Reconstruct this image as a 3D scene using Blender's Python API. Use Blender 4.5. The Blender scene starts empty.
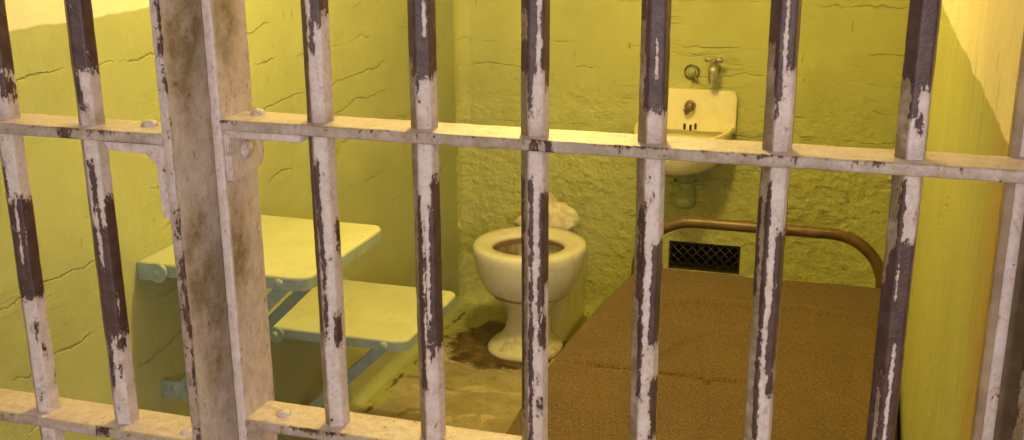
import bpy, bmesh, math, random
from mathutils import Vector, Matrix, noise as mn

S = bpy.context.scene
COL = S.collection
random.seed(7)

# ------------------------------------------------------------------ camera
FL = 1252.6 / 1000.0                       # height of the mid rail above the floor
CAM = Vector((0.3082, -1.0438, 0.2389 + FL))
YAW, PITCH, ROLL = math.radians(17.4338), math.radians(-17.4884), math.radians(-0.2108)
FPX, PPX, PPY = 1123.92, 516.43, 240.61
fw = Vector((-math.sin(YAW)*math.cos(PITCH), math.cos(YAW)*math.cos(PITCH), math.sin(PITCH)))
r0 = Vector((math.cos(YAW), math.sin(YAW), 0)); u0 = r0.cross(fw)
RT = math.cos(ROLL)*r0 + math.sin(ROLL)*u0
UP = -math.sin(ROLL)*r0 + math.cos(ROLL)*u0
cd = bpy.data.cameras.new('camera'); cam = bpy.data.objects.new('camera', cd); COL.objects.link(cam)
cd.sensor_width = 36; cd.lens = FPX/1024*36
cd.shift_x = (512-PPX)/1024; cd.shift_y = (PPY-220)/1024
cd.clip_start = .02
M3 = Matrix((RT, UP, -fw)).transposed()
cam.matrix_world = Matrix.Translation(CAM) @ M3.to_4x4()
S.camera = cam

# ------------------------------------------------------------------ view, world, lights
S.view_settings.view_transform = 'Standard'; S.view_settings.look = 'None'
S.view_settings.gamma = 1; S.view_settings.use_curve_mapping = False
S.view_settings.exposure = 0.0
W = bpy.data.worlds.new('world'); S.world = W; W.use_nodes = True
bg = W.node_tree.nodes['Background']; bg.inputs[0].default_value = (.86, .80, .78, 1); bg.inputs[1].default_value = .40

def light(name, kind, loc, energy, color, size=.1, size_y=None, target=None):
    l = bpy.data.lights.new(name, kind); o = bpy.data.objects.new(name, l); COL.objects.link(o)
    o.location = loc; l.energy = energy; l.color = color
    if kind == 'AREA':
        l.size = size
        if size_y: l.shape = 'RECTANGLE'; l.size_y = size_y
    else: l.shadow_soft_size = size
    if target is not None:
        o.rotation_euler = (Vector(target)-Vector(loc)).to_track_quat('-Z', 'Y').to_euler()
    return o
light('cell_ceiling_lamp', 'POINT', (-.30, 1.20, 2.04), 60, (1.0, .80, .23), .05)
light('corridor_front_fill', 'AREA', (1.4, -3.1, 1.75), 78, (1.0, .93, .93), 1.3, 1.0, (0, 0, 1.2))  # unseen area light added low in the corridor to light the bar fronts

# ------------------------------------------------------------------ helpers
def at(px, py, ax, v):
    """the point of the plane (axis ax = v) seen at a pixel"""
    d = fw + RT*(px-PPX)/FPX - UP*(py-PPY)/FPX
    return CAM + d*((v-CAM[ax])/d[ax])
def topx(p):
    d = Vector(p)-CAM; z = d.dot(fw)
    return PPX+FPX*d.dot(RT)/z, PPY-FPX*d.dot(UP)/z

def empty(name, loc, label, cat, group=None):
    o = bpy.data.objects.new(name, None); COL.objects.link(o); o.location = loc
    o.empty_display_size = .05
    tag(o, label, cat, group); return o
def tag(o, label=None, cat=None, group=None, kind=None):
    if label: o['label'] = label
    if cat: o['category'] = cat
    if group: o['group'] = group
    if kind: o['kind'] = kind
    return o
def link(name, me, mat, parent=None, smooth=True):
    o = bpy.data.objects.new(name, me); COL.objects.link(o)
    if mat: me.materials.append(mat)
    if smooth:
        for p in me.polygons: p.use_smooth = True
    if parent:
        bpy.context.view_layer.update()
        o.parent = parent; o.matrix_parent_inverse = parent_world(parent).inverted()
    return o
def parent_world(p):
    m = Matrix.Translation(p.location) if p.parent is None else parent_world(p.parent) @ p.matrix_parent_inverse @ p.matrix_basis
    return m
def from_bm(name, bm, mat, parent=None, smooth=False, autosmooth=None):
    me = bpy.data.meshes.new(name); bmesh.ops.recalc_face_normals(bm, faces=bm.faces); bm.to_mesh(me); bm.free()
    o = link(name, me, mat, parent, smooth)
    if autosmooth: me.set_sharp_from_angle(angle=math.radians(autosmooth))
    return o
def add_box(bm, lo, hi, bev=0.0, seg=2):
    t = bmesh.new()
    bmesh.ops.create_cube(t, size=1)
    for v in t.verts:
        v.co = Vector([lo[i]+(v.co[i]+.5)*(hi[i]-lo[i]) for i in range(3)])
    if bev: bmesh.ops.bevel(t, geom=t.edges[:], offset=bev, segments=seg, affect='EDGES', profile=.5)
    me = bpy.data.meshes.new('t'); t.to_mesh(me); t.free(); bm.from_mesh(me); bpy.data.meshes.remove(me)
def box(name, lo, hi, mat, parent=None, bev=0.0, seg=2):
    bm = bmesh.new(); add_box(bm, lo, hi, bev, seg)
    return from_bm(name, bm, mat, parent, True, 35)
def loft(bm, rings, cap0=True, cap1=True, closed=True):
    vs = [[bm.verts.new(p) for p in r] for r in rings]
    n = len(rings[0])
    for a, b in zip(vs, vs[1:]):
        for i in range(n if closed else n-1):
            j = (i+1) % n
            bm.faces.new((a[i], a[j], b[j], b[i]))
    if cap0: bm.faces.new(list(reversed(vs[0])))
    if cap1: bm.faces.new(vs[-1])
    return vs
def tube(bm, pts, r, n=14, caps=True):
    pts = [Vector(p) for p in pts]; rings = []
    t = (pts[1]-pts[0]).normalized(); a = t.orthogonal().normalized()
    for i, p in enumerate(pts):
        d = (pts[min(i+1, len(pts)-1)]-pts[max(i-1, 0)]).normalized()
        a = (a-d*a.dot(d)).normalized(); b = d.cross(a)
        rr = r[i] if isinstance(r, (list, tuple)) else r
        rings.append([p+rr*(math.cos(k*2*math.pi/n)*a+math.sin(k*2*math.pi/n)*b) for k in range(n)])
    loft(bm, rings, caps, caps)
def prism(bm, pts, thick, bev=0.0):
    """planar polygon pts (3D) extruded by vector thick"""
    t = bmesh.new(); vs = [t.verts.new(p) for p in pts]; f = t.faces.new(vs)
    r = bmesh.ops.extrude_face_region(t, geom=[f])
    for v in r['geom']:
        if isinstance(v, bmesh.types.BMVert): v.co += Vector(thick)
    bmesh.ops.recalc_face_normals(t, faces=t.faces)
    if bev: bmesh.ops.bevel(t, geom=t.edges[:], offset=bev, segments=2, affect='EDGES')
    me = bpy.data.meshes.new('t'); t.to_mesh(me); t.free(); bm.from_mesh(me); bpy.data.meshes.remove(me)
def dome(bm, c, axis, r, h, n=20):
    """rounded rivet head rising from c along axis"""
    axis = Vector(axis).normalized(); a = axis.orthogonal().normalized(); b = axis.cross(a); c = Vector(c)
    rings = []
    for k in range(7):
        t = k/6*math.pi/2
        rr = max(r*math.cos(t), r*.03)
        rings.append([c+axis*h*math.sin(t)+rr*(math.cos(i*2*math.pi/n)*a+math.sin(i*2*math.pi/n)*b) for i in range(n)])
    rings.insert(0, [p-axis*.002 for p in rings[0]])
    loft(bm, rings)
def rounded_poly(corners, rads, n=6):
    """2D polygon with rounded corners"""
    out = []; m = len(corners)
    for i in range(m):
        p = Vector(corners[i]); a = (Vector(corners[i-1])-p).normalized(); b = (Vector(corners[(i+1) % m])-p).normalized(); r = rads[i]
        if r <= 0: out.append(p); continue
        ang = a.angle(b); d = r/math.tan(ang/2)
        c = p+(a+b).normalized()*(r/math.sin(ang/2))
        s = p+a*d; e = p+b*d
        a0 = math.atan2(s.y-c.y, s.x-c.x); a1 = math.atan2(e.y-c.y, e.x-c.x)
        while a1-a0 > math.pi: a1 -= 2*math.pi
        while a1-a0 < -math.pi: a1 += 2*math.pi
        for k in range(n+1):
            t = a0+(a1-a0)*k/n; out.append(Vector((c.x+r*math.cos(t), c.y+r*math.sin(t))))
    return out

# ------------------------------------------------------------------ materials
class NT:
    def __init__(s, name, rough=.6, spec=.5, metal=0):
        s.m = bpy.data.materials.new(name); s.m.use_nodes = True; s.t = s.m.node_tree
        s.b = s.t.nodes['Principled BSDF']; s.b.inputs['Roughness'].default_value = rough
        s.b.inputs['Specular IOR Level'].default_value = spec; s.b.inputs['Metallic'].default_value = metal
        s.co = s.n('ShaderNodeTexCoord').outputs['Object']
    def n(s, k, **kw):
        x = s.t.nodes.new(k)
        for a, v in kw.items(): setattr(x, a, v)
        return x
    def l(s, a, b): s.t.links.new(a, b)
    def sc(s, v):
        x = s.n('ShaderNodeMapping'); s.l(s.co, x.inputs['Vector']); x.inputs['Scale'].default_value = v; return x.outputs[0]
    def noise(s, scale, detail=4, rough=.55, vec=None, dist=0):
        x = s.n('ShaderNodeTexNoise'); x.inputs['Scale'].default_value = scale; x.inputs['Detail'].default_value = detail
        x.inputs['Roughness'].default_value = rough; x.inputs['Distortion'].default_value = dist
        s.l(vec if vec else s.co, x.inputs['Vector']); return x.outputs['Fac']
    def math(s, op, a, b=None, c=None, clamp=False):
        x = s.n('ShaderNodeMath', operation=op, use_clamp=clamp)
        for i, v in enumerate((a, b, c)):
            if v is None: continue
            if isinstance(v, (int, float)): x.inputs[i].default_value = v
            else: s.l(v, x.inputs[i])
        return x.outputs[0]
    def ramp(s, f, a, b, lo=0, hi=1):
        x = s.n('ShaderNodeMapRange'); s.l(f, x.inputs[0])
        for i, v in enumerate((a, b, lo, hi)): x.inputs[i+1].default_value = v
        return x.outputs[0]
    def mix(s, f, a, b):
        x = s.n('ShaderNodeMix', data_type='RGBA')
        if isinstance(f, (int, float)): x.inputs[0].default_value = f
        else: s.l(f, x.inputs[0])
        for i, v in ((6, a), (7, b)):
            if isinstance(v, tuple): x.inputs[i].default_value = v+(1,) if len(v) == 3 else v
            else: s.l(v, x.inputs[i])
        return x.outputs[2]
    def attr(s, name):
        x = s.n('ShaderNodeAttribute'); x.attribute_name = name; return x.outputs['Fac']
    def sep(s):
        x = s.n('ShaderNodeSeparateXYZ'); s.l(s.co, x.inputs[0]); return x.outputs
    def color(s, c):
        if isinstance(c, tuple): s.b.inputs['Base Color'].default_value = c+(1,)
        else: s.l(c, s.b.inputs['Base Color'])
    def bump(s, h, dist, strength=1.0, prev=None):
        x = s.n('ShaderNodeBump'); x.inputs['Distance'].default_value = dist; x.inputs['Strength'].default_value = strength
        s.l(h, x.inputs['Height'])
        if prev: s.l(prev, x.inputs['Normal'])
        s.l(x.outputs[0], s.b.inputs['Normal']); return x.outputs[0]

def mat_bar_paint():
    """old pinkish-white enamel, worn through to dark maroon where the attribute 'chip' says so"""
    k = NT('worn_bar_paint', .42, .4)
    chip = k.math('SUBTRACT', k.attr('chip'), 1.0)
    fine = k.noise(1.0, 6, .75, k.sc((300, 300, 170))); mid = k.noise(1.0, 4, .6, k.sc((90, 90, 45)))
    f = k.math('ADD', chip, k.math('MULTIPLY', k.math('SUBTRACT', fine, .5), 5.0))
    f = k.math('ADD', f, k.math('MULTIPLY', k.math('SUBTRACT', mid, .5), 3.4))
    dark = k.ramp(f, -.06, .10)
    speck = k.ramp(k.noise(170, 4, .65), .70, .73)
    dark = k.math('MAXIMUM', dark, speck)
    dirt_and_tan = k.ramp(k.noise(70, 6, .75), .42, .72)
    dirt_and_tan = k.math('ADD', k.math('MULTIPLY', dirt_and_tan, .40), k.math('MULTIPLY', k.attr('dirt_and_tan'), k.ramp(k.noise(28, 5, .65), .15, .62)), clamp=True)
    paint = k.mix(dirt_and_tan, (.62, .505, .462), (.20, .14, .068))
    rust = k.mix(k.ramp(k.noise(60, 3), .4, .6), (.058, .028, .024), (.090, .046, .038))
    halo = k.math('MULTIPLY', k.ramp(f, -1.0, -.1), .6)
    paint = k.mix(halo, paint, (.36, .235, .15))
    k.color(k.mix(dark, paint, rust))
    k.l(k.math('SUBTRACT', .36, k.math('MULTIPLY', dark, .02)), k.b.inputs['Roughness'])
    p = k.bump(k.math('SUBTRACT', 1.0, dark), .0012, .9)
    k.bump(k.noise(220, 5, .7), .0012, .8, p)
    return k.m
BARP = mat_bar_paint()

def mat_wall(name, green, cream, zline, ridge=1.0, rough_low=0.0, streak=0.0, axis=0, cracks=()):
    k = NT(name, .55, .3)
    xyz = k.sep()
    z = xyz[2]
    wob = k.math('MULTIPLY', k.math('SUBTRACT', k.noise(8, 3), .5), .02)
    up = k.ramp(k.math('ADD', z, wob), zline-.002, zline+.002)
    blot = k.noise(5, 5, .6)
    g = k.mix(k.ramp(blot, .3, .7), green, tuple(c*.84 for c in green))
    if streak:
        st = k.noise(1.0, 5, .7, k.sc((60, 60, 3)))
        g = k.mix(k.ramp(st, .48, .8, 0, streak), g, (green[0]*1.15, green[1]*.93, green[2]*.8))
    if streak:
        rz = k.math('ADD', xyz[1], k.math('MULTIPLY', k.math('SUBTRACT', k.noise(6, 5, .7), .5), .16))
        g = k.mix(k.ramp(rz, .10, .24, .75, 0), g, (.36, .23, .085))
    c = k.mix(up, g, k.mix(k.ramp(blot, .35, .65), cream, tuple(x*.88 for x in cream)))
    s = (2.2, 2.2, 15)
    n1 = k.noise(1.0, 5, .62, k.sc(s), .3)
    ln = k.math('ABSOLUTE', k.math('SUBTRACT', n1, .5))
    line = k.ramp(ln, .0, .012, 1, 0)
    mask = k.ramp(k.noise(3.3, 3, .5), .50, .62)
    line = k.math('MULTIPLY', k.math('MULTIPLY', line, mask), min(1, ridge))
    wand = k.noise(7, 6, .65); gap = k.ramp(k.noise(4.5, 4, .6), .48, .58)
    for zc in cracks:
        dz = k.math('ABSOLUTE', k.math('ADD', k.math('SUBTRACT', z, zc), k.math('MULTIPLY', k.math('SUBTRACT', wand, .5), .075)))
        line = k.math('MAXIMUM', line, k.math('MULTIPLY', k.ramp(dz, .0005, .0030, 1, 0), gap))
    spots = k.ramp(k.noise(1.0, 3, .5, k.sc((70, 70, 13))), .71, .75)
    if streak:
        tick = k.ramp(k.noise(1.0, 2, .5, k.sc((50, 50, 6))), .685, .71)
        spots = k.math('MAXIMUM', spots, k.math('MULTIPLY', tick, k.ramp(z, .85, .95)))
    dark = k.math('MAXIMUM', k.math('MULTIPLY', line, .20), k.math('MULTIPLY', spots, .6))
    k.color(k.mix(dark, c, (green[0]*.28, green[1]*.22, green[2]*.3)))
    step = k.ramp(n1, .495, .52)
    h = k.math('ADD', k.math('MULTIPLY', k.noise(20, 8, .62), .5), k.math('MULTIPLY', k.math('MULTIPLY', step, mask), .38*ridge))
    if rough_low:
        lowm = k.math('MULTIPLY', k.ramp(z, .55, .95, 1, 0), rough_low)
        vor = k.n('ShaderNodeTexVoronoi'); vor.inputs['Scale'].default_value = 45; k.l(k.co, vor.inputs['Vector'])
        h = k.math('ADD', h, k.math('MULTIPLY', k.math('MULTIPLY', k.noise(38, 4, .5), lowm), 1.9))
    h = k.math('SUBTRACT', h, k.math('MULTIPLY', line, .35))
    k.bump(h, .010, .85)
    return k.m
GREEN = (.475, .475, .165); CREAM = (.72, .62, .40)
ZL = .0085+FL
WB = mat_wall('green_painted_plaster_back', GREEN, CREAM, ZL, .8, 1.0, cracks=(.98, .89, .79, .69, 1.13))
WL = mat_wall('green_painted_plaster_left', (.41, .425, .205), (.76, .70, .55), ZL, .12, cracks=(1.17, 1.08, .98, .90, .80, .66, .55))  # greyer green and paler cream stand in for cool corridor light
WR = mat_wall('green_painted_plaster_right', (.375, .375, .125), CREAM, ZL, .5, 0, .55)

def mat_simple(name, c, c2, rough=.5, scale=20, spec=.5, bumpd=.001, bscale=60, metal=0, lo=.4, hi=.65):
    k = NT(name, rough, spec, metal)
    k.color(k.mix(k.ramp(k.noise(scale, 5, .6), lo, hi), c, c2))
    if bumpd: k.bump(k.noise(bscale, 5, .6), bumpd, .8)
    return k.m
def mat_floor():
    k = NT('worn_concrete_floor', .6, .35)
    xyz = k.sep()
    base = k.mix(k.ramp(k.noise(7, 6, .65), .35, .65), (.41, .35, .225), (.29, .24, .14))
    # flaked old paint, pale patches
    pale = k.ramp(k.noise(1.0, 4, .6, k.sc((6, 9, 6)), .6), .575, .60)
    c = k.mix(k.math('MULTIPLY', pale, .55), base, (.62, .50, .30))
    dk = k.ramp(k.noise(1.0, 4, .6, k.sc((5, 7, 5)), 1.2), .36, .34)
    c = k.mix(k.math('MULTIPLY', dk, .7), c, (.15, .10, .045))
    # green paint brushed down the wall on to the floor edge
    gx = k.math('ADD', xyz[1], k.math('MULTIPLY', k.math('SUBTRACT', k.noise(5, 3), .5), .25))
    gm = k.math('MAXIMUM', k.ramp(gx, 2.36, 2.40), k.ramp(k.math('ADD', xyz[0], k.math('MULTIPLY', k.math('SUBTRACT', k.noise(9, 3), .5), .06)), -1.0, -1.02))
    c = k.mix(k.math('MULTIPLY', gm, .75), c, (.36, .37, .10))
    ck = k.ramp(k.math('ABSOLUTE', k.math('SUBTRACT', gx, 2.352)), .003, .010, 1, 0)
    ck = k.math('MULTIPLY', ck, k.ramp(xyz[0], -.90, -.86, 1, 0))
    jx = k.math('ADD', xyz[0], k.math('MULTIPLY', k.math('SUBTRACT', k.noise(16, 5, .7), .5), .06))
    jt = k.math('MULTIPLY', k.ramp(k.math('ABSOLUTE', k.math('ADD', jx, 1.035)), .004, .010, 1, 0), k.ramp(k.noise(9, 3), .42, .5))
    ck = k.math('MAXIMUM', ck, jt)
    grime = k.ramp(k.noise(26, 7, .75), .52, .66)
    c = k.mix(k.math('MULTIPLY', grime, .5), c, (.13, .095, .045))
    c = k.mix(k.math('MULTIPLY', ck, .85), c, (.06, .04, .02))
    # wet brown ring round the toilet foot
    v = k.n('ShaderNodeVectorMath', operation='SUBTRACT'); k.l(k.co, v.inputs[0]); v.inputs[1].default_value = (-.79, 2.34, 0)
    v2 = k.n('ShaderNodeVectorMath', operation='MULTIPLY'); k.l(v.outputs[0], v2.inputs[0]); v2.inputs[1].default_value = (1.0, .92, 0)
    ln = k.n('ShaderNodeVectorMath', operation='LENGTH'); k.l(v2.outputs[0], ln.inputs[0])
    d = k.math('ADD', ln.outputs['Value'], k.math('MULTIPLY', k.math('SUBTRACT', k.noise(14, 4, .6), .5), .16))
    ring = k.ramp(d, .180, .20, 1, 0)
    c = k.mix(k.math('MULTIPLY', ring, .9), c, k.mix(k.ramp(k.noise(30, 4), .4, .6), (.07, .036, .018), (.16, .095, .045)))
    core = k.ramp(d, .10, .17, 0, 1)
    cx_ = k.math('MULTIPLY', k.math('MULTIPLY', ring, core), k.ramp(k.noise(18, 4, .6), .45, .5))
    c = k.mix(k.math('MULTIPLY', cx_, .6), c, (.03, .018, .010))
    k.color(c)
    h = k.math('ADD', k.math('MULTIPLY', k.noise(12, 6, .6), .6), k.math('MULTIPLY', pale, .25))
    h = k.math('SUBTRACT', h, k.math('MULTIPLY', ring, .8))
    k.bump(h, .010, .8)
    return k.m
FLOORM = mat_floor()
CEIL = mat_simple('cream_ceiling_paint', CREAM, tuple(c*.9 for c in CREAM), .7)
SHELFP = None
def mat_shelf():
    k = NT('grey_green_steel_paint', .45)
    ch = k.ramp(k.noise(45, 4, .6), .70, .72)
    c = k.mix(k.ramp(k.noise(12, 5, .6), .35, .7), (.46, .47, .30), (.40, .40, .24))
    k.color(k.mix(k.math('MULTIPLY', ch, .6), c, (.20, .17, .08)))
    k.bump(k.noise(70, 4), .0008, .6)
    return k.m
SHELFP = mat_shelf()
SHELFE = mat_simple('cool_lit_steel_paint', (.31, .38, .32), (.24, .30, .25), .45, 25)  # shelf paint shifted blue-green to stand in for cool light on edges
PORC = None
def mat_porcelain():
    k = NT('stained_porcelain', .22, .5)
    z = k.sep()[2]
    n1 = k.noise(1.0, 5, .65, k.sc((22, 22, 9)))
    st = k.ramp(n1, .54, .72)
    low = k.ramp(z, .05, .36, 1.0, .35)
    outer = k.mix(k.math('MULTIPLY', k.math('MULTIPLY', st, low), .8), (.68, .64, .50), (.28, .18, .065))
    v = k.n('ShaderNodeVectorMath', operation='SUBTRACT'); k.l(k.co, v.inputs[0]); v.inputs[1].default_value = (-.697, 2.295, .30)
    v2 = k.n('ShaderNodeVectorMath', operation='MULTIPLY'); k.l(v.outputs[0], v2.inputs[0]); v2.inputs[1].default_value = (1, 1, .0)
    le = k.n('ShaderNodeVectorMath', operation='LENGTH'); k.l(v2.outputs[0], le.inputs[0])
    rr = k.math('ADD', le.outputs['Value'], k.math('MULTIPLY', k.math('SUBTRACT', k.noise(25, 4), .5), .02))
    ins = k.math('MULTIPLY', k.ramp(rr, .120, .132, 1, 0), k.math('MULTIPLY', k.ramp(z, .366, .374, 1, 0), k.ramp(z, .21, .213)))
    k.color(k.mix(ins, outer, (.30, .22, .11)))
    k.bump(k.noise(30, 3), .0006, .4)
    return k.m
PORC = mat_porcelain()
ENAM = mat_simple('aged_sink_enamel', (.84, .77, .48), (.74, .63, .35), .25, 14, lo=.5, hi=.8)
GPIPE = mat_simple('green_painted_pipe', (.30, .34, .12), (.20, .22, .08), .5, 30)
CHROME = mat_simple('tarnished_nickel', (.42, .40, .28), (.20, .17, .10), .38, 40, metal=.35)
BRASSD = mat_simple('dark_tarnished_metal', (.16, .11, .06), (.30, .22, .12), .4, 50, metal=.5)
BEDP = mat_simple('brown_bed_enamel', (.135, .075, .025), (.085, .045, .017), .38, 30)
MATT = mat_simple('mattress_ticking', (.5, .45, .35), (.4, .35, .27), .9)
DARK = mat_simple('black_recess_shade', (.012, .010, .008), (.03, .024, .015), .8)  # black stands in for shade inside the vent recess and overflow slots
WIRE = mat_simple('blackened_wire', (.045, .032, .016), (.02, .014, .008), .5, 60)
STAIN = mat_simple('brown_bowl_stain', (.20, .13, .05), (.32, .24, .12), .3)
PLAST = mat_simple('crusty_white_putty', (.74, .70, .56), (.50, .40, .24), .6, 18, bumpd=.006, bscale=35)
def mat_blanket():
    k = NT('brown_wool_blanket', .95, .1)
    a = k.noise(260, 3, .75); b = k.noise(9, 4, .6); c0 = k.noise(110, 4, .7)
    c = k.mix(k.ramp(a, .36, .64), (.022, .013, .004), (.195, .120, .044))
    c = k.mix(k.ramp(b, .35, .7, 0, .35), c, (.075, .048, .02))
    c = k.mix(k.ramp(c0, .45, .7, 0, .35), c, (.19, .11, .036))
    k.color(c)
    k.b.inputs['Sheen Weight'].default_value = .12
    p = k.bump(k.noise(260, 4, .7), .004, .8)
    k.bump(k.noise(14, 3, .5), .006, .5, p)
    return k.m
BLANK = mat_blanket()

# ------------------------------------------------------------------ the cell shell
XL, XR, YB, CH = -1.0883, .4386, 2.7227, 2.13
def shell(name, boxes, mat):
    bm = bmesh.new()
    for lo, hi in boxes: add_box(bm, lo, hi)
    return tag(from_bm(name, bm, mat), kind='structure')
shell('floor', [((-3.0, -3.6, -.1), (3.0, YB+.15, 0))], FLOORM)
shell('ceiling', [((XL-.15, -.05, CH), (XR+.15, YB+.15, CH+.1))], CEIL)
shell('wall_left', [((XL-.15, -.05, 0), (XL, YB+.15, CH))], WL)
shell('wall_right', [((XR, .07, 0), (XR+.15, YB+.15, CH))], WR)
shell('wall_front', [((XR+.15, .0705, 0), (3.0, .22, 2.8)), ((-3.0, .0, 0), (XL-.15, .15, 2.8)), ((XL-.15, -.05, CH+.1), (XR+.15, .15, 2.8)), ((XR+.0, .0705, CH+.1), (XR+.15, .22, 2.8))], CEIL)
# vent opening in the back wall
v0, v1 = at(665, 240, 1, YB), at(740, 274, 1, YB)
vx0, vx1, vz0, vz1 = -.310, -.061, v1.z-.004, v0.z
shell('wall_back', [((XL, YB, 0), (vx0, YB+.15, CH)), ((vx1, YB, 0), (XR, YB+.15, CH)),
                    ((vx0, YB, 0), (vx1, YB+.15, vz0)), ((vx0, YB, vz1), (vx1, YB+.15, CH))], WB)
shell('vent_shade_sheet', [((vx0-.02, YB+.15, vz0-.02), (vx1+.02, YB+.16, vz1+.02))], DARK)
# rounded plaster cove in the back left corner and skirting cove at the floor
def cove(name, path_pts, r, mat):
    bm = bmesh.new(); rings = []
    for p, a, b in path_pts:
        p, a, b = Vector(p), Vector(a), Vector(b)
        ring = [p-.01*(a+b)]
        for k in range(7):
            t = k/6*math.pi/2
            ring.append(p+r*(a*(1-math.sin(t))+b*(1-math.cos(t))))
        rings.append(ring)
    loft(bm, rings)
    return tag(from_bm(name, bm, mat, None, True, 40), kind='structure')
cove('trim_2', [((XL, YB, 0), (1, 0, 0), (0, -1, 0)), ((XL, YB, CH), (1, 0, 0), (0, -1, 0))], .045, WB)
cove('baseboard_back', [((XL, YB, 0), (0, -1, 0), (0, 0, 1)), ((XR, YB, 0), (0, -1, 0), (0, 0, 1))], .05, WB)
cove('baseboard_left', [((XL, -.05, 0), (1, 0, 0), (0, 0, 1)), ((XL, YB, 0), (1, 0, 0), (0, 0, 1))], .03, WL)

# ------------------------------------------------------------------ bars
def setattrs(me, name, vals):
    a = me.attributes.new(name, 'FLOAT', 'POINT'); a.data.foreach_set('value', vals)
def stroke_field(u, y, dark, lite):
    def s(r, soft=.13, softy=9):
        return max(-1, min(1, min((u-r[0])/soft, (r[1]-u)/soft, (y-r[2])/softy, (r[3]-y)/softy)))
    f = -1.0
    for r in dark: f = max(f, s(r))
    for r in lite: f = min(f, -s(r, .10))
    return f
def hexr(th, R):
    """radius of a hexagon with softened corners, one corner turned 11 degrees off the corridor"""
    a = (th+math.radians(11)) % (math.pi/3)-math.pi/6
    r = R*math.cos(math.pi/6)/math.cos(a)
    return min(r, R*.975)
def CORN(v):
    return max(0, math.sin(math.radians(11)+v)-.15)
def bar(name, x, y, z0, z1, parent, dark, lite, R=.0147, zlo=None, zhi=None):
    zlo = FL-.50 if zlo is None else zlo; zhi = FL+.24 if zhi is None else zhi
    N = 48; zs = []; z = z0
    while z < z1-1e-6:
        zs.append(z); z += .0022 if zlo < z < zhi else .05
    zs.append(z1)
    vdir = math.atan2(CAM.x-x, y-CAM.y)              # turn of the sight line away from -y
    bm = bmesh.new(); rings = []; chips = []; browns = []
    for z in zs:
        py = topx((x, y-.013, z))[1]; ring = []
        wig = .0006*mn.noise(Vector((x*30, 0, z*9)))
        for k in range(N):
            th = k*2*math.pi/N                      # measured from -y towards +x
            r = hexr(th, R)+.0004*mn.noise(Vector((x*50+math.cos(th), math.sin(th), z*45)))
            ring.append((x+wig+r*math.sin(th), y-r*math.cos(th), z))
            u = math.sin(th-vdir)
            if math.cos(th-vdir) < 0: u = -u
            chips.append(stroke_field(u, py, dark, lite)+1)
            browns.append(.95*max(0, min(1, (-u-.12-CORN(vdir))*6))+.15*abs(u)+.5*max(0, 1-abs(z-FL)/.02))  # browner on the left facets, slightly towards both sides and at the rail
        rings.append(ring)
    loft(bm, rings)
    me = bpy.data.meshes.new(name); bm.to_mesh(me); bm.free()
    o = link(name, me, BARP, parent)
    setattrs(me, 'chip', chips); setattrs(me, 'dirt_and_tan', browns)
    return o
def flat_bar(name, axis, a0, a1, lo, hi, parent, fine, chipf, dirtf, step=.004, bev=.0022):
    """rectangular bar along axis (0 = x, 2 = z); lo/hi are the 2D limits of its section"""
    sec = rounded_poly([(lo[0], lo[1]), (hi[0], lo[1]), (hi[0], hi[1]), (lo[0], hi[1])], [bev]*4, 3)
    # add points along the long sides so wear can follow them
    pts = []
    for i, p in enumerate(sec):
        q = sec[(i+1) % len(sec)]; pts.append(p); L = (q-p).length; m = int(L/.004)
        for k in range(1, m): pts.append(p+(q-p)*k/m)
    ts = []; t = a0
    while t < a1-1e-6:
        ts.append(t); t += step if fine[0] < t < fine[1] else .05
    ts.append(a1)
    bm = bmesh.new(); rings = []; ch = []; di = []
    for t in ts:
        ring = []
        for p in pts:
            co = (t, p.x, p.y) if axis == 0 else (p.x, p.y, t)
            co = Vector(co)
            co += .0005*Vector((mn.noise(co*40), mn.noise(co*40+Vector((7, 0, 0))), mn.noise(co*40+Vector((0, 9, 0)))))
            ring.append(co); ch.append(chipf(co)+1); di.append(dirtf(co))
        rings.append(ring)
    loft(bm, rings)
    me = bpy.data.meshes.new(name)
    bmesh.ops.recalc_face_normals(bm, faces=bm.faces); bm.to_mesh(me); bm.free()
    o = link(name, me, BARP, parent)
    setattrs(me, 'chip', ch); setattrs(me, 'dirt_and_tan', di)
    me.set_sharp_from_angle(angle=math.radians(50))
    return o

T, DP, YL, ZLW = .0118, .058, -.057, -.0064
def n1(v, s=0): return mn.noise(Vector((v, s*3.7, 1.3)))
def rail_chip(yf, zt, spots):
    def f(c):
        e = math.hypot(c.y-yf, c.z-zt)              # distance from the front top edge
        v = -1.0+max(0, 1-e/.006)*(.35+2.2*max(0, n1(c.x*14, zt)))
        py = topx(c)
        for x0, x1, w in spots:
            if c.y < yf+.004: v = max(v, .5*min(1, (min(c.x-x0, x1-c.x))/.004))
        return max(-1, v)
    return f
def rail_dirt(yf):
    def f(c):
        d = .55 if c.y < yf+.003 else .0
        return d+.45*max(0, n1(c.x*7+c.z*50))
    return f

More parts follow.
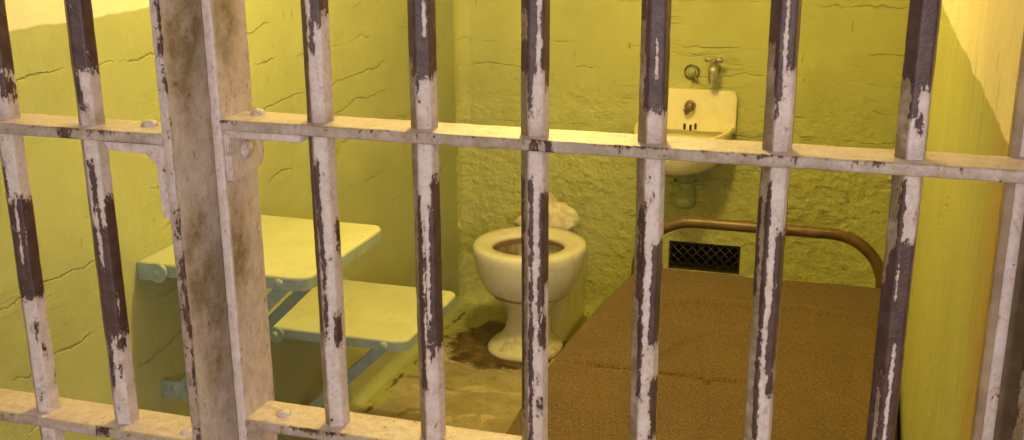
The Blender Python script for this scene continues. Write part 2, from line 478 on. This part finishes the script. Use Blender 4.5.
door = empty('sliding_cell_door', (.04, .029, .08), 'sliding cell door of six worn vertical bars filling the middle and right of the view', 'barred door')
dark_bars = {
 # bar: dark strokes (u0,u1,y0,y1), white strokes
 0: ([(-1.1, -.7, -700, 70), (-.35, .35, -700, 22), (.1, 1.1, -700, 12), (-.5, -.2, 20, 50), (-.75, -.35, 165, 232), (-.6, -.3, 225, 335), (.15, .8, 318, 345), (-1.1, -.8, 60, 330), (.75, 1.1, 225, 255)],
     [(.0, .4, -60, 0)]),
 1: ([(-1.1, 1.1, -700, 76), (-.55, -.3, 75, 95), (-.85, -.45, 195, 390), (-.3, 1.1, 208, 345), (.3, 1.1, 180, 210), (-.1, .3, 340, 360)],
     [(.02, .28, -10, 40), (-.25, .12, 205, 325), (-1.1, -.85, 60, 400)]),
 2: ([(-1.1, 1.1, -700, 72), (-.5, -.18, 60, 112), (.75, 1.1, 40, 88), (-.45, -.18, 180, 440), (.35, 1.1, 195, 285), (.2, .8, 270, 310), (.3, .9, 318, 350), (.1, .6, 400, 412), (-1.1, -.85, 180, 420)],
     [(.1, .42, -20, 78), (-1.1, -.6, 15, 40), (-1.1, -.55, 72, 140)]),
 3: ([(-.75, 1.1, -700, 112), (-1.1, -.6, -700, 48), (-.8, -.6, 60, 85), (-.62, -.28, 205, 395), (.25, 1.1, 245, 345), (.5, 1.1, 380, 440), (-.9, -.65, 205, 300)],
     [(-1.1, -.72, 20, 140), (-.2, .25, 200, 330), (.05, .3, 40, 80)]),
 4: ([(-1.1, 1.1, -700, 70), (-.45, .15, 60, 100), (-.35, -.08, 80, 117), (-.5, -.12, 180, 440), (.25, 1.1, 235, 372), (-1.1, -.8, 200, 300), (.4, .9, 370, 395)],
     [(.02, .26, -20, 95), (-1.1, -.55, 45, 140), (-.08, .35, 200, 318), (-1.1, -.65, 380, 440)]),
 5: ([(-1.1, 1.1, -700, 92), (-.35, .25, 80, 118), (.1, .6, 110, 130), (-.3, .0, 180, 250), (-.75, 1.1, 243, 445), (-1.1, .1, 285, 450), (-.65, -.5, 175, 240)],
     [(-1.1, -.42, 82, 250), (.25, .75, 95, 115), (-.08, .08, 255, 300), (.15, .42, 345, 445), (-.6, -.35, 385, 445)]),
}
for i in range(6):
    bar('bar', -.2485+.12*i, .029, .04, 2.05, door, *dark_bars[i])
bar('bar', .4835, .029, .04, 2.05, door, [(-1.1, -.8, 200, 440), (-.2, .2, -700, 60)], [])
fineX = (-.40, .56)
for z in (FL, FL-.357):
    flat_bar('rail', 0, -.3545, .56, (0, z-T), (DP, z), door, fineX,
             rail_chip(0, z, [(-.006, .003, 0), (.010, .016, 0)] if z == FL else [(-.02, -.012, 0)]), rail_dirt(0))
for z in (FL+.357, FL+.714, FL-.714, .06):
    flat_bar('rail', 0, -.3545, .56, (0, z-T), (DP, z), door, (9, 9), lambda c: -1, lambda c: .2)
def spots(lst):
    def f(c):
        x, y = topx(c); v = 0
        for cx, cy, rx, ry, a in lst: v += a*math.exp(-((x-cx)/rx)**2-((y-cy)/ry)**2)
        return min(1, v+.12)
    return f
# door stile (the right of the two upright flats): narrow lilac front edge, wide side facing the cell opening
flat_bar('stile', 2, .04, 2.05, (-.3655, 0), (-.3540, DP+.013), door, (FL-.48, FL+.22),
         lambda c: -1, lambda c: 0 if c.y < .003 else spots([(224, 25, 11, 40, 1.1), (237, 255, 10, 48, 1.4), (262, 60, 10, 60, .2)])(c), .006)
# L bracket under the rail, riveted to the stile and to the rail
bm = bmesh.new()
zt = FL-T
prof = rounded_poly([(.004, zt-.004), (.077, zt-.004), (.075, zt-.052), (.004, zt-.058)], [.002, .003, .006, .003], 4)
prism(bm, [(-.3545, p.x, p.y) for p in prof], (.008, 0, 0), .001)
add_box(bm, (-.3545, .006, zt-.0095), (-.262, .056, zt), .0025)
br = from_bm('corner_bracket', bm, BARP, door, True, 40)
bm = bmesh.new(); dome(bm, (-.3465, .036, zt-.028), (1, 0, 0), .0105, .007); from_bm('rivet', bm, BARP, br, True)
bm = bmesh.new(); dome(bm, (-.333, .044, FL), (0, 0, 1), .0085, .006); from_bm('rivet', bm, BARP, br, True)
bm = bmesh.new(); dome(bm, (-.318, .028, FL-.357), (0, 0, 1), .009, .006); from_bm('rivet', bm, BARP, door, True)

grille = empty('fixed_bar_grille', (-.73, -.03, .001), 'fixed grille with two worn bars at the left edge, ending in a grimy upright post', 'bar grille')
bar('bar', -.4963-.1116, YL+.029, 0, 2.1, grille,
    [(-1.1, 1.1, -700, 70), (-.2, .9, 76, 96), (.5, 1.1, 60, 76), (-1.1, 1.1, 200, 300), (-.2, .1, 320, 336), (.2, .5, 345, 353), (-1.1, -.7, 165, 200)],
    [(-.5, -.3, 200, 265), (.1, .2, 225, 240)])
bar('bar', -.4963, YL+.029, 0, 2.1, grille,
    [(-1.1, 1.1, -700, 72), (-1.1, -.5, 70, 106), (-.6, -.2, 165, 250), (.2, 1.1, 198, 260), (-1.1, 1.1, 225, 338), (-.1, .7, 335, 348), (-.8, -.6, 330, 385), (-.15, .15, 368, 376)],
    [(-.62, -.35, 205, 270), (.35, .48, 300, 318)])
bar('bar', -.4963-.1116*2, YL+.029, 0, 2.1, grille, [(-1.1, 1.1, -700, 72), (-1.1, 1.1, 200, 300)], [])
bar('bar', -.4963-.1116*3, YL+.029, 0, 2.1, grille, [(-1.1, 1.1, -700, 72), (-1.1, 1.1, 200, 300)], [])
bar('bar', -.4963-.1116*4, YL+.029, 0, 2.1, grille, [(-1.1, 1.1, -700, 72), (-1.1, 1.1, 200, 300)], [])
for z in (FL+ZLW, FL+ZLW-.3565):
    flat_bar('rail', 0, XL+.005, -.3885, (YL, z-T), (YL+DP, z), grille, (-.75, -.39),
             rail_chip(YL, z, [(-.515, -.500, 0)]), rail_dirt(YL))
for z in (FL+.35, FL+.71, FL-.72, .02):
    flat_bar('rail', 0, XL+.005, -.391, (YL, z-T), (YL+DP, z), grille, (9, 9), lambda c: -1, lambda c: .2)
def stileA_chip(c):
    x, y = topx(c)
    if c.x > -.3807 and c.y < YL+.0035:            # worn line along the front right arris
        return -.5+1.2*(1 if (y < 92 or 215 < y < 395) else 0)*(.55+n1(c.z*60))
    if c.y < YL+.003 and 225 < y < 400: return -.75+.9*max(0, n1(c.z*50, 2))
    return -1
flat_bar('stile', 2, 0, 2.1, (-.3890, YL), (-.3785, YL+.118), grille, (FL-.48, FL+.22), stileA_chip,
         lambda c: (.25+.6*max(0, min(1, (FL-.05-c.z)/.1))) if c.y < YL+.003 else spots([(180, 45, 15, 60, 1.3), (196, 20, 10, 40, .5), (196, 255, 11, 48, 1.3), (212, 310, 14, 60, 1.1), (188, 130, 10, 40, .35), (222, 380, 12, 60, .45)])(c), .006)
bm = bmesh.new(); zt = FL+ZLW-T
prof = rounded_poly([(-.462, zt), (-.388, zt), (-.388, zt-.082), (-.397, zt-.078), (-.3985, zt-.022), (-.410, zt-.010), (-.455, zt-.009)], [.001, .001, .002, .004, .012, .012, .004], 5)
prism(bm, [(p.x, YL-.001, p.y) for p in prof], (0, .05, 0), .001)
bl = from_bm('corner_bracket', bm, BARP, grille, True, 40)
p = at(150, 125, 2, FL+ZLW)
bm = bmesh.new(); dome(bm, p, (0, 0, 1), .0095, .006); from_bm('rivet', bm, BARP, bl, True)
p = at(187, 432, 2, FL+ZLW-.3565)
bm = bmesh.new(); dome(bm, p, (0, 0, 1), .008, .004); from_bm('rivet', bm, BARP, grille, True)

# right hand jamb: upright flat with a plate behind it
bm = bmesh.new()
add_box(bm, (.4475, .060, 0), (.4590, .0698, 2.13), .002)
jamb = tag(from_bm('trim_3', bm, BARP, None, True, 40), kind='structure')

RUST_SHADE = mat_simple('rust_joint_plate_shade', (.20, .13, .07), (.30, .21, .12), .7, 30)  # rust joint strip; on the jamb plate this brown stands in for shade
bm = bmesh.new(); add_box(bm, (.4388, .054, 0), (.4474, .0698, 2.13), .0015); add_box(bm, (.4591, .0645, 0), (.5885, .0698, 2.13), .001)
tag(from_bm('trim_4', bm, RUST_SHADE, None, True, 40), kind='structure')
bm = bmesh.new(); e = .0008
for lo, hi in (((vx0, YB+.0225, vz0), (vx0+e, YB+.15, vz1)), ((vx1-e, YB+.0225, vz0), (vx1, YB+.15, vz1)), ((vx0, YB+.0225, vz0), (vx1, YB+.15, vz0+e)), ((vx0, YB+.0225, vz1-e), (vx1, YB+.15, vz1))): add_box(bm, lo, hi)
tag(from_bm('added_vent_shade_liner', bm, DARK), kind='structure')  # black liner added so the vent recess reads as deep shade

# ------------------------------------------------------------------ wall shelves (table and seat)
def shelf(name, label, cat, x1, y0, y1, zt, zw, brace_x, rivets):
    t = empty(name, (XL, (y0+y1)/2, 0 if False else zt-.03), label, cat)
    th = .028
    out = rounded_poly([(XL+.001, y0), (x1, y0), (x1, y1), (XL+.001, y1)], [0, .035, .035, 0], 8)
    bm = bmesh.new()
    sets = [(0, .0, 0), (0, -.0001, 0)]
    # top slab: smooth rounded edge
    rings = []
    for ins, dz in ((.006, 0), (.0025, -.0008), (.0006, -.003), (0, -.006)):
        rings.append([(max(XL+.001, p.x-(ins if p.x > XL+.05 else 0)), min(max(p.y, y0+ins), y1-ins), zt+dz) for p in out])
    loft(bm, rings)
    from_bm('top_panel', bm, SHELFP, t, True, 45)
    bm = bmesh.new()
    rings = [[(p.x, p.y, zt-.006) for p in out], [(p.x, p.y, zt-th) for p in out]]
    inner = rounded_poly([(XL+.004, y0+.004), (x1-.004, y0+.004), (x1-.004, y1-.004), (XL+.004, y1-.004)], [0, .031, .031, 0], 8)
    rings += [[(p.x, p.y, zt-th) for p in inner], [(p.x, p.y, zt-.008) for p in inner]]
    loft(bm, rings, True, True)
    from_bm('edge_band', bm, SHELFE, t, True, 45)
    for y in (y0, y1):
        s = 1 if y == y0 else -1
        yy = y+s*(.034 if s > 0 else .020)
        # diagonal flat brace from the outer end down to the wall
        bm = bmesh.new()
        a = Vector((brace_x, yy, zt-.020)); b = Vector((XL+.05, yy, zw+.028)); d = (b-a).normalized(); nrm = Vector((-d.z, 0, d.x))*.013
        prism(bm, [a-d*.01+nrm, a-d*.01-nrm, b-nrm, b+nrm], (0, s*.006, 0), .001)
        from_bm('brace', bm, SHELFE, t, True, 40)
        # wall plates of brace and top
        bm = bmesh.new()
        add_box(bm, (XL+.0005, yy-.003, zw), (XL+.058, yy+.011, zw+.040), .002)
        dome(bm, (XL+.036, yy-.003*s, zw+.022), (0, -s, 0), .012, .006)
        from_bm('wall_bracket', bm, SHELFE, t, True, 40)
        bm = bmesh.new()
        add_box(bm, (XL+.0005, min(y, y-s*.008), zt-.036), (XL+.038, max(y, y-s*.008), zt+.001), .0015)
        cx = XL+.048
        circ = [(cx+.021*math.cos(k*2*math.pi/24), y, zt-.018+.021*math.sin(k*2*math.pi/24)) for k in range(24)]
        prism(bm, circ, (0, -s*.010, 0), .001)
        h = from_bm('hinge', bm, SHELFE, t, True, 40)
        bm = bmesh.new(); dome(bm, (cx, y-s*.010, zt-.018), (0, -s, 0), .0085, .005); from_bm('rivet', bm, SHELFE, h, True)
        for rx in rivets:
            bm = bmesh.new(); dome(bm, (rx, y, zt-.016), (0, -s, 0), .0105, .006); from_bm('rivet', bm, SHELFE, t, True)
    return t
shelf('folding_table', 'higher steel shelf table bolted to the left wall behind the post', 'table', -.705, .812, 1.195, .760, .440, -.760, [-.766])
shelf('folding_bench', 'lower steel shelf seat hinged to left wall, nearest the toilet', 'bench', -.694, 1.258, 1.630, .450, .130, -.752, [-.752])

# ------------------------------------------------------------------ toilet
def ering(cx, cy, z, a, b, n=56, e=2.0, back=None):
    out = []
    for k in range(n):
        t = k*2*math.pi/n; c, s = math.cos(t), math.sin(t)
        x = a*math.copysign(abs(c)**(2/e), c); y = b*math.copysign(abs(s)**(2/e), s)
        if back and y > 0: y *= back
        out.append((cx+x, cy+y, z))
    return out
toilet = empty('toilet', (-.70, 2.42, 0), 'seatless white porcelain toilet with stained bowl against back wall', 'toilet')
bm = bmesh.new()
secs = [(-.712, 2.325, 0, .124, .128, 2.3), (-.712, 2.325, .014, .125, .129, 2.3), (-.712, 2.325, .024, .118, .120, 2.2), (-.710, 2.328, .040, .094, .098, 2.1),
        (-.706, 2.332, .070, .078, .086, 2), (-.702, 2.335, .110, .072, .083, 2), (-.700, 2.335, .150, .077, .092, 2), (-.697, 2.330, .180, .096, .112, 2), (-.695, 2.325, .205, .124, .136, 2),
        (-.694, 2.318, .235, .148, .157, 2), (-.692, 2.313, .270, .164, .172, 2), (-.692, 2.310, .310, .176, .183, 2), (-.692, 2.308, .345, .183, .190, 2),
        (-.692, 2.308, .366, .186, .193, 2), (-.692, 2.308, .378, .184, .191, 2), (-.692, 2.308, .384, .177, .184, 2), (-.692, 2.304, .385, .160, .165, 2), (-.690, 2.290, .383, .126, .124, 2),
        (-.690, 2.288, .377, .118, .115, 2), (-.690, 2.288, .362, .116, .113, 2), (-.690, 2.292, .34, .13, .13, 2), (-.690, 2.30, .29, .12, .125, 2), (-.690, 2.31, .24, .085, .10, 2), (-.690, 2.31, .215, .04, .05, 2)]
loft(bm, [ering(x, y, z, a, b, 64, e) for x, y, z, a, b, e in secs])
from_bm('bowl', bm, PORC, toilet, True)
bm = bmesh.new()
loft(bm, [ering(-.69, 2.31, .262, .10, .11, 40), ering(-.69, 2.31, .266, .101, .111, 40)])
from_bm('bowl_water', bm, STAIN, toilet, True, 40)
bm = bmesh.new()
YW = YB-.002
def rear(z, xa, xb, y0):
    # section open to the wall: rounded front, flat against the wall
    pts = rounded_poly([(xa, y0), (xb, y0), (xb, YW), (xa, YW)], [.05, .05, .01, .01], 7)
    return [(p.x, p.y, z) for p in pts]
loft(bm, [rear(0, -.815, -.600, 2.38), rear(.025, -.815, -.600, 2.38), rear(.04, -.80, -.608, 2.38), rear(.12, -.785, -.604, 2.38), rear(.18, -.80, -.598, 2.40),
          rear(.23, -.80, -.598, 2.43), rear(.27, -.79, -.612, 2.46), rear(.31, -.78, -.628, 2.48), rear(.35, -.775, -.635, 2.49), rear(.362, -.765, -.645, 2.50)])
from_bm('trapway', bm, PORC, toilet, True, 60)
# lumpy crusted cover where the flush pipe enters
bm = bmesh.new(); bmesh.ops.create_icosphere(bm, subdivisions=5, radius=1)
for v in bm.verts:
    n = v.co.copy(); d = 1+.30*mn.noise(n*1.6+Vector((3, 1, 4)))+.10*mn.noise(n*5)
    w = 1.0-.50*max(0, n.z)
    v.co = Vector((-.718+n.x*.104*d*w+.016*max(0, n.z), 2.595+n.y*.085*d, .372+n.z*.090*d))
from_bm('flush_valve_cover', bm, PLAST, toilet, True)

toilet.location.x -= .007

# ------------------------------------------------------------------ sink
SX = -.266
sink = empty('wash_basin', (SX, YB, .62), 'small cream enamel wash basin hung on the back wall', 'sink')
bm = bmesh.new()
out = rounded_poly([(SX-.150, .70), (SX+.167, .70), (SX+.167, .841), (SX-.150, .841)], [.004, .004, .022, .022], 6)
prism(bm, [(p.x, YB-.028, p.y) for p in out], (0, .0275, 0), .004)
from_bm('splashback', bm, ENAM, sink, True, 50)
def dsec(a, b, z, y0=YB-.002, n=40, e=2.4):
    pts = []
    for k in range(n+1):
        t = math.pi+math.pi*k/n; c, s = math.cos(t), math.sin(t)
        pts.append((SX+a*math.copysign(abs(c)**(2/e), c), y0-b*abs(s)**(2/e), z))
    return pts
bm = bmesh.new()
zr = .724
loft(bm, [dsec(.05, .19, zr-.140), dsec(.11, .24, zr-.126), dsec(.138, .268, zr-.105), dsec(.156, .288, zr-.06), dsec(.158, .298, zr-.028), dsec(.164, .306, zr-.020), dsec(.166, .308, zr-.006),
          dsec(.162, .304, zr), dsec(.150, .283, zr-.001, YB-.004), dsec(.140, .273, zr-.012, YB-.045+.04), dsec(.125, .255, zr-.06), dsec(.10, .22, zr-.105), dsec(.04, .15, zr-.115)])
from_bm('basin', bm, ENAM, sink, True, 60)
# push valve on the splashback with a hooded knob, and three overflow slots
kp = at(690, 106, 1, YB-.03)
bm = bmesh.new(); dome(bm, (kp.x, YB-.028, kp.z), (0, -1, 0), .020, .006)
from_bm('valve_flange', bm, CHROME, sink, True)
bm = bmesh.new(); tube(bm, [(kp.x, YB-.03, kp.z), (kp.x, YB-.05, kp.z)], .008)
dome(bm, (kp.x+.002, YB-.052, kp.z+.002), (-.1, -1, .1), .0165, .012)
prism(bm, [(kp.x-.020, YB-.052, kp.z-.006), (kp.x+.006, YB-.052, kp.z-.016), (kp.x-.010, YB-.052, kp.z-.030)], (0, .006, 0))
from_bm('valve_knob', bm, BRASSD, sink, True, 50)
for px in (684.5, 690.5, 695.5):
    q = at(px, 126.5+(1.2 if px == 690.5 else 0), 1, YB-.028)
    bm = bmesh.new(); rr = rounded_poly([(q.x-.0042, q.z-.011), (q.x+.0042, q.z-.011), (q.x+.0042, q.z+.011), (q.x-.0042, q.z+.011)], [.004]*4, 4)
    prism(bm, [(p.x, YB-.0285, p.y) for p in rr], (0, .002, 0)); from_bm('overflow_slot_shade', bm, DARK, sink)
# drain
px_, py_ = -.243, 2.60
bm = bmesh.new()
tube(bm, [(px_, py_, .60), (px_, py_, .545)], .030, 20); tube(bm, [(px_, py_, .552), (px_, py_, .540)], .040, 20)
tube(bm, [(px_, py_, .54), (px_, py_, .50)], .033, 20); tube(bm, [(px_, py_, .502), (px_, py_, .472), (px_, py_, .462), (px_, py_, .458)], [.038, .038, .030, .012], 20)
tube(bm, [(px_, py_, .485), (px_, 2.66, .485), (px_, YB-.001, .485)], .018, 16)
from_bm('drain_trap', bm, GPIPE, sink, True, 40)

# tap on the wall above, and the capped ring beside it
q = at(716, 67.5, 1, YB)
tap = empty('cross_handle_tap', (q.x, YB, q.z), 'old cross handled tap on the back wall above the basin', 'tap')
bm = bmesh.new()
dome(bm, (q.x, YB-.001, q.z), (0, -1, 0), .018, .008)
zt = q.z
tube(bm, [(q.x, YB-.002, zt), (q.x, YB-.045, zt), (q.x, YB-.062, zt-.004), (q.x, YB-.068, zt-.018), (q.x, YB-.070, zt-.046)], [.014, .015, .018, .016, .012], 16)
tube(bm, [(q.x, YB-.058, zt+.002), (q.x, YB-.058, zt+.030)], [.016, .011], 14)
from_bm('spout', bm, CHROME, tap, True, 50)
bm = bmesh.new()
for a in (0, 90):
    c, s = math.cos(math.radians(a)), math.sin(math.radians(a)); z = zt+.034; R_ = .030
    tube(bm, [(q.x-c*R_, YB-.058-s*R_, z), (q.x-c*R_*.8, YB-.058-s*R_*.8, z), (q.x, YB-.058, z), (q.x+c*R_*.8, YB-.058+s*R_*.8, z), (q.x+c*R_, YB-.058+s*R_, z)], [.006, .0095, .007, .0095, .006], 10)
dome(bm, (q.x, YB-.058, z+.002), (0, 0, 1), .013, .009)
from_bm('handle', bm, CHROME, tap, True, 50)
q = at(692, 72, 1, YB)
ring = empty('pipe_escutcheon', (q.x, YB, q.z), 'round capped pipe ring on back wall left of the tap', 'pipe cap')
bm = bmesh.new(); pts = [(q.x+.0235*math.cos(k*2*math.pi/28), YB-.004, q.z+.0235*math.sin(k*2*math.pi/28)) for k in range(28)]
# torus
rings = []
for k in range(28):
    t = k*2*math.pi/28; rings.append([(q.x+(.0235+.0035*math.cos(s))*math.cos(t), YB-.003+.0035*math.sin(s), q.z+(.0235+.0035*math.cos(s))*math.sin(t)) for s in [j*2*math.pi/8 for j in range(8)]])
rings.append(rings[0]); loft(bm, rings, False, False); bmesh.ops.remove_doubles(bm, verts=bm.verts, dist=1e-6)
from_bm('flange', bm, BRASSD, ring, True)
bm = bmesh.new(); tube(bm, [(q.x, YB-.001, q.z), (q.x, YB-.016, q.z), (q.x, YB-.020, q.z)], [.015, .014, .009], 20)
from_bm('cap', bm, GPIPE, ring, True, 40)
bm = bmesh.new(); tube(bm, [(q.x+.010, YB-.008, q.z-.014), (q.x+.022, YB-.012, q.z-.030)], [.006, .005], 10)
tube(bm, [(q.x+.004, YB-.008, q.z-.03), (q.x+.020, YB-.010, q.z-.022)], [.0045, .0045], 10)
from_bm('set_screw', bm, BRASSD, ring, True, 40)

# ------------------------------------------------------------------ vent grate
vent = empty('vent_grate', ((vx0+vx1)/2, YB, vz0), 'dark rectangular vent with diamond wire mesh low on the back wall', 'vent')
bm = bmesh.new(); cell = .026
def clip_line(c, s):
    # line x = t, z = c + s*t clipped to the opening
    lo, hi = vx0, vx1
    zl, zh = vz0, vz1
    if s > 0: lo = max(lo, (zl-c)/s); hi = min(hi, (zh-c)/s)
    else: lo = max(lo, (zh-c)/s); hi = min(hi, (zl-c)/s)
    return (lo, hi) if hi-lo > .002 else None
for s in (1, -1):
    for k in range(-40, 41):
        c = (vz0-s*vx0)+k*cell*1.25
        r = clip_line(c, s)
        if r: tube(bm, [(r[0], YB+.012+.0015*s, c+s*r[0]), (r[1], YB+.012+.0015*s, c+s*r[1])], .0022, 6)
from_bm('wire_mesh', bm, WIRE, vent, True)
bm = bmesh.new()
for lo, hi in (((vx0+.0005, YB+.004, vz0+.0005), (vx1-.0005, YB+.02, vz0+.006)), ((vx0+.0005, YB+.004, vz1-.008), (vx1-.0005, YB+.02, vz1-.0005)), ((vx0+.0005, YB+.004, vz0+.0005), (vx0+.006, YB+.02, vz1-.0005)), ((vx1-.007, YB+.004, vz0+.0005), (vx1-.0005, YB+.02, vz1-.0005))):
    add_box(bm, lo, hi, .001)
from_bm('frame', bm, WIRE, vent, True, 40)

# ------------------------------------------------------------------ bed
BX0, BX1, BYF, BYN = -.309, .397, 2.128, .44
bed = empty('bed', (.05, 1.25, 0), 'narrow metal bed with curved brown tube headboard along the right wall', 'bed')
bm = bmesh.new(); zt = FL-.703
path = [(BX0, BYF, .0), (BX0, BYF, .2)]
def arc(cx, cz, r, a0, a1, n=12): return [(cx+r*math.cos(math.radians(a0+(a1-a0)*k/n)), BYF, cz+r*math.sin(math.radians(a0+(a1-a0)*k/n))) for k in range(n+1)]
path += arc(BX0+.17, zt-.17, .17, 180, 90) + arc(BX1-.15, zt-.15, .15, 90, 0) + [(BX1, BYF, .2), (BX1, BYF, 0)]
tube(bm, path, .0165, 18)
from_bm('headboard', bm, BEDP, bed, True, 50)
box('headboard_crossbar', (BX0, BYF-.010, .285), (BX1, BYF+.010, .315), BEDP, bed, .002)
for x in (BX0+.085, BX1-.012):
    box('side_rail', (x-.012, BYN, .27), (x+.012, BYF, .302), BEDP, bed, .002)
    bm = bmesh.new(); tube(bm, [(x, BYN, 0), (x, BYN, .30)], .0165, 16); from_bm('leg', bm, BEDP, bed, True, 50)
box('end_rail', (BX0+.097, BYN-.01, .272), (BX1-.024, BYN+.01, .30), BEDP, bed, .002)
box('mattress', (BX0+.06, BYN+.02, .303), (BX1+.008, BYF-.065, .372), MATT, bed, .03, 4)

# blanket: one draped sheet
def blanket_me():
    X0, X1, Y0, Y1 = -.345, .4325, .385, 2.098
    nx, ny = 240, 420; topz = .4260; r = .034; hang = .235
    def wrap(t, lo, hi, rr):
        """arc-length param: returns position and drop for one direction"""
        w = hi-lo-2*rr; q = math.pi/2*rr
        if t < hang: return lo, -(rr+hang-t)
        t -= hang
        if t < q: a = t/rr; return lo+rr*(1-math.cos(a)), -rr*(1-math.sin(a))
        t -= q
        if t < w: return lo+rr+t, 0
        t -= w
        if t < q: a = t/rr; return hi-rr*(1-math.cos(math.pi/2-a)), -rr*(1-math.sin(math.pi/2-a))
        t -= q
        return hi, -(rr+t)
    Lx = 2*hang+math.pi*r+(X1-X0-2*r); Ly = hang+.05+math.pi*r+(Y1-Y0-2*r)
    creases = [(at(556, 361, 2, topz), at(760, 383, 2, topz), -.012, .009), (at(700, 330, 2, topz), at(716, 440, 2, topz), -.012, .009), (at(690, 335, 2, topz), at(640, 372, 2, topz), -.010, .010), (at(640, 300, 2, topz), at(880, 318, 2, topz), .006, .022)]
    V = []
    for j in range(ny+1):
        y, dy = wrap(Ly*j/ny, Y0, Y1, r)
        for i in range(nx+1):
            x, dx = wrap(Lx*i/nx, X0, X1, r)
            z = topz+min(dx, dy, max(dx+dy, -r-hang))
            p = Vector((x, y, z))
            top = max(0, 1+min(dx, dy)/.03)
            # left edge drawn in towards the head end
            f = (X1-x)/(X1-X0)
            pull = .056*max(0, (y-1.45)/.65)**2.0-.012*math.exp(-((y-1.25)/.3)**2)
            p.x += f*f*pull
            if y > 2.02: p.x += f*.02*((y-2.02)/.08)
            if y > 1.95: p.z -= .02*f**3*((y-1.95)/.15)**2
            p.z += top*.035*max(0, min(1, (x-.33)/.07))*max(0, min(1, (1.75-y)/.4))
            p.z += top*(.017*mn.noise(Vector((x*3, y*3, 0)))+  .005*mn.noise(Vector((x*9, y*7, 5))))
            for a, b, h, w in creases:
                ab = Vector((b.x-a.x, b.y-a.y)); ap = Vector((p.x-a.x, p.y-a.y)); t = max(0, min(1, ap.dot(ab)/ab.length_squared))
                d = (ap-ab*t).length; e = min(1, 5*t, 5*(1-t))
                p.z += top*h*e*math.exp(-(d/w)**2)
            if dx < -.02 and x < 0: p.x -= .012*max(0, mn.noise(Vector((y*7, z*2, 1))))*min(1, (-dx)/.1)
            if x > .4: p.x = min(p.x, .4335)
            V.append(p)
    F = [(j*(nx+1)+i, j*(nx+1)+i+1, (j+1)*(nx+1)+i+1, (j+1)*(nx+1)+i) for j in range(ny) for i in range(nx)]
    me = bpy.data.meshes.new('blanket'); me.from_pydata(V, [], F); me.update(); return me
bl_o = link('blanket', blanket_me(), BLANK)
md = bl_o.modifiers.new('thick', 'SOLIDIFY'); md.thickness = .005; md.offset = -1
tag(bl_o, 'coarse brown wool blanket spread over the bed', 'blanket')
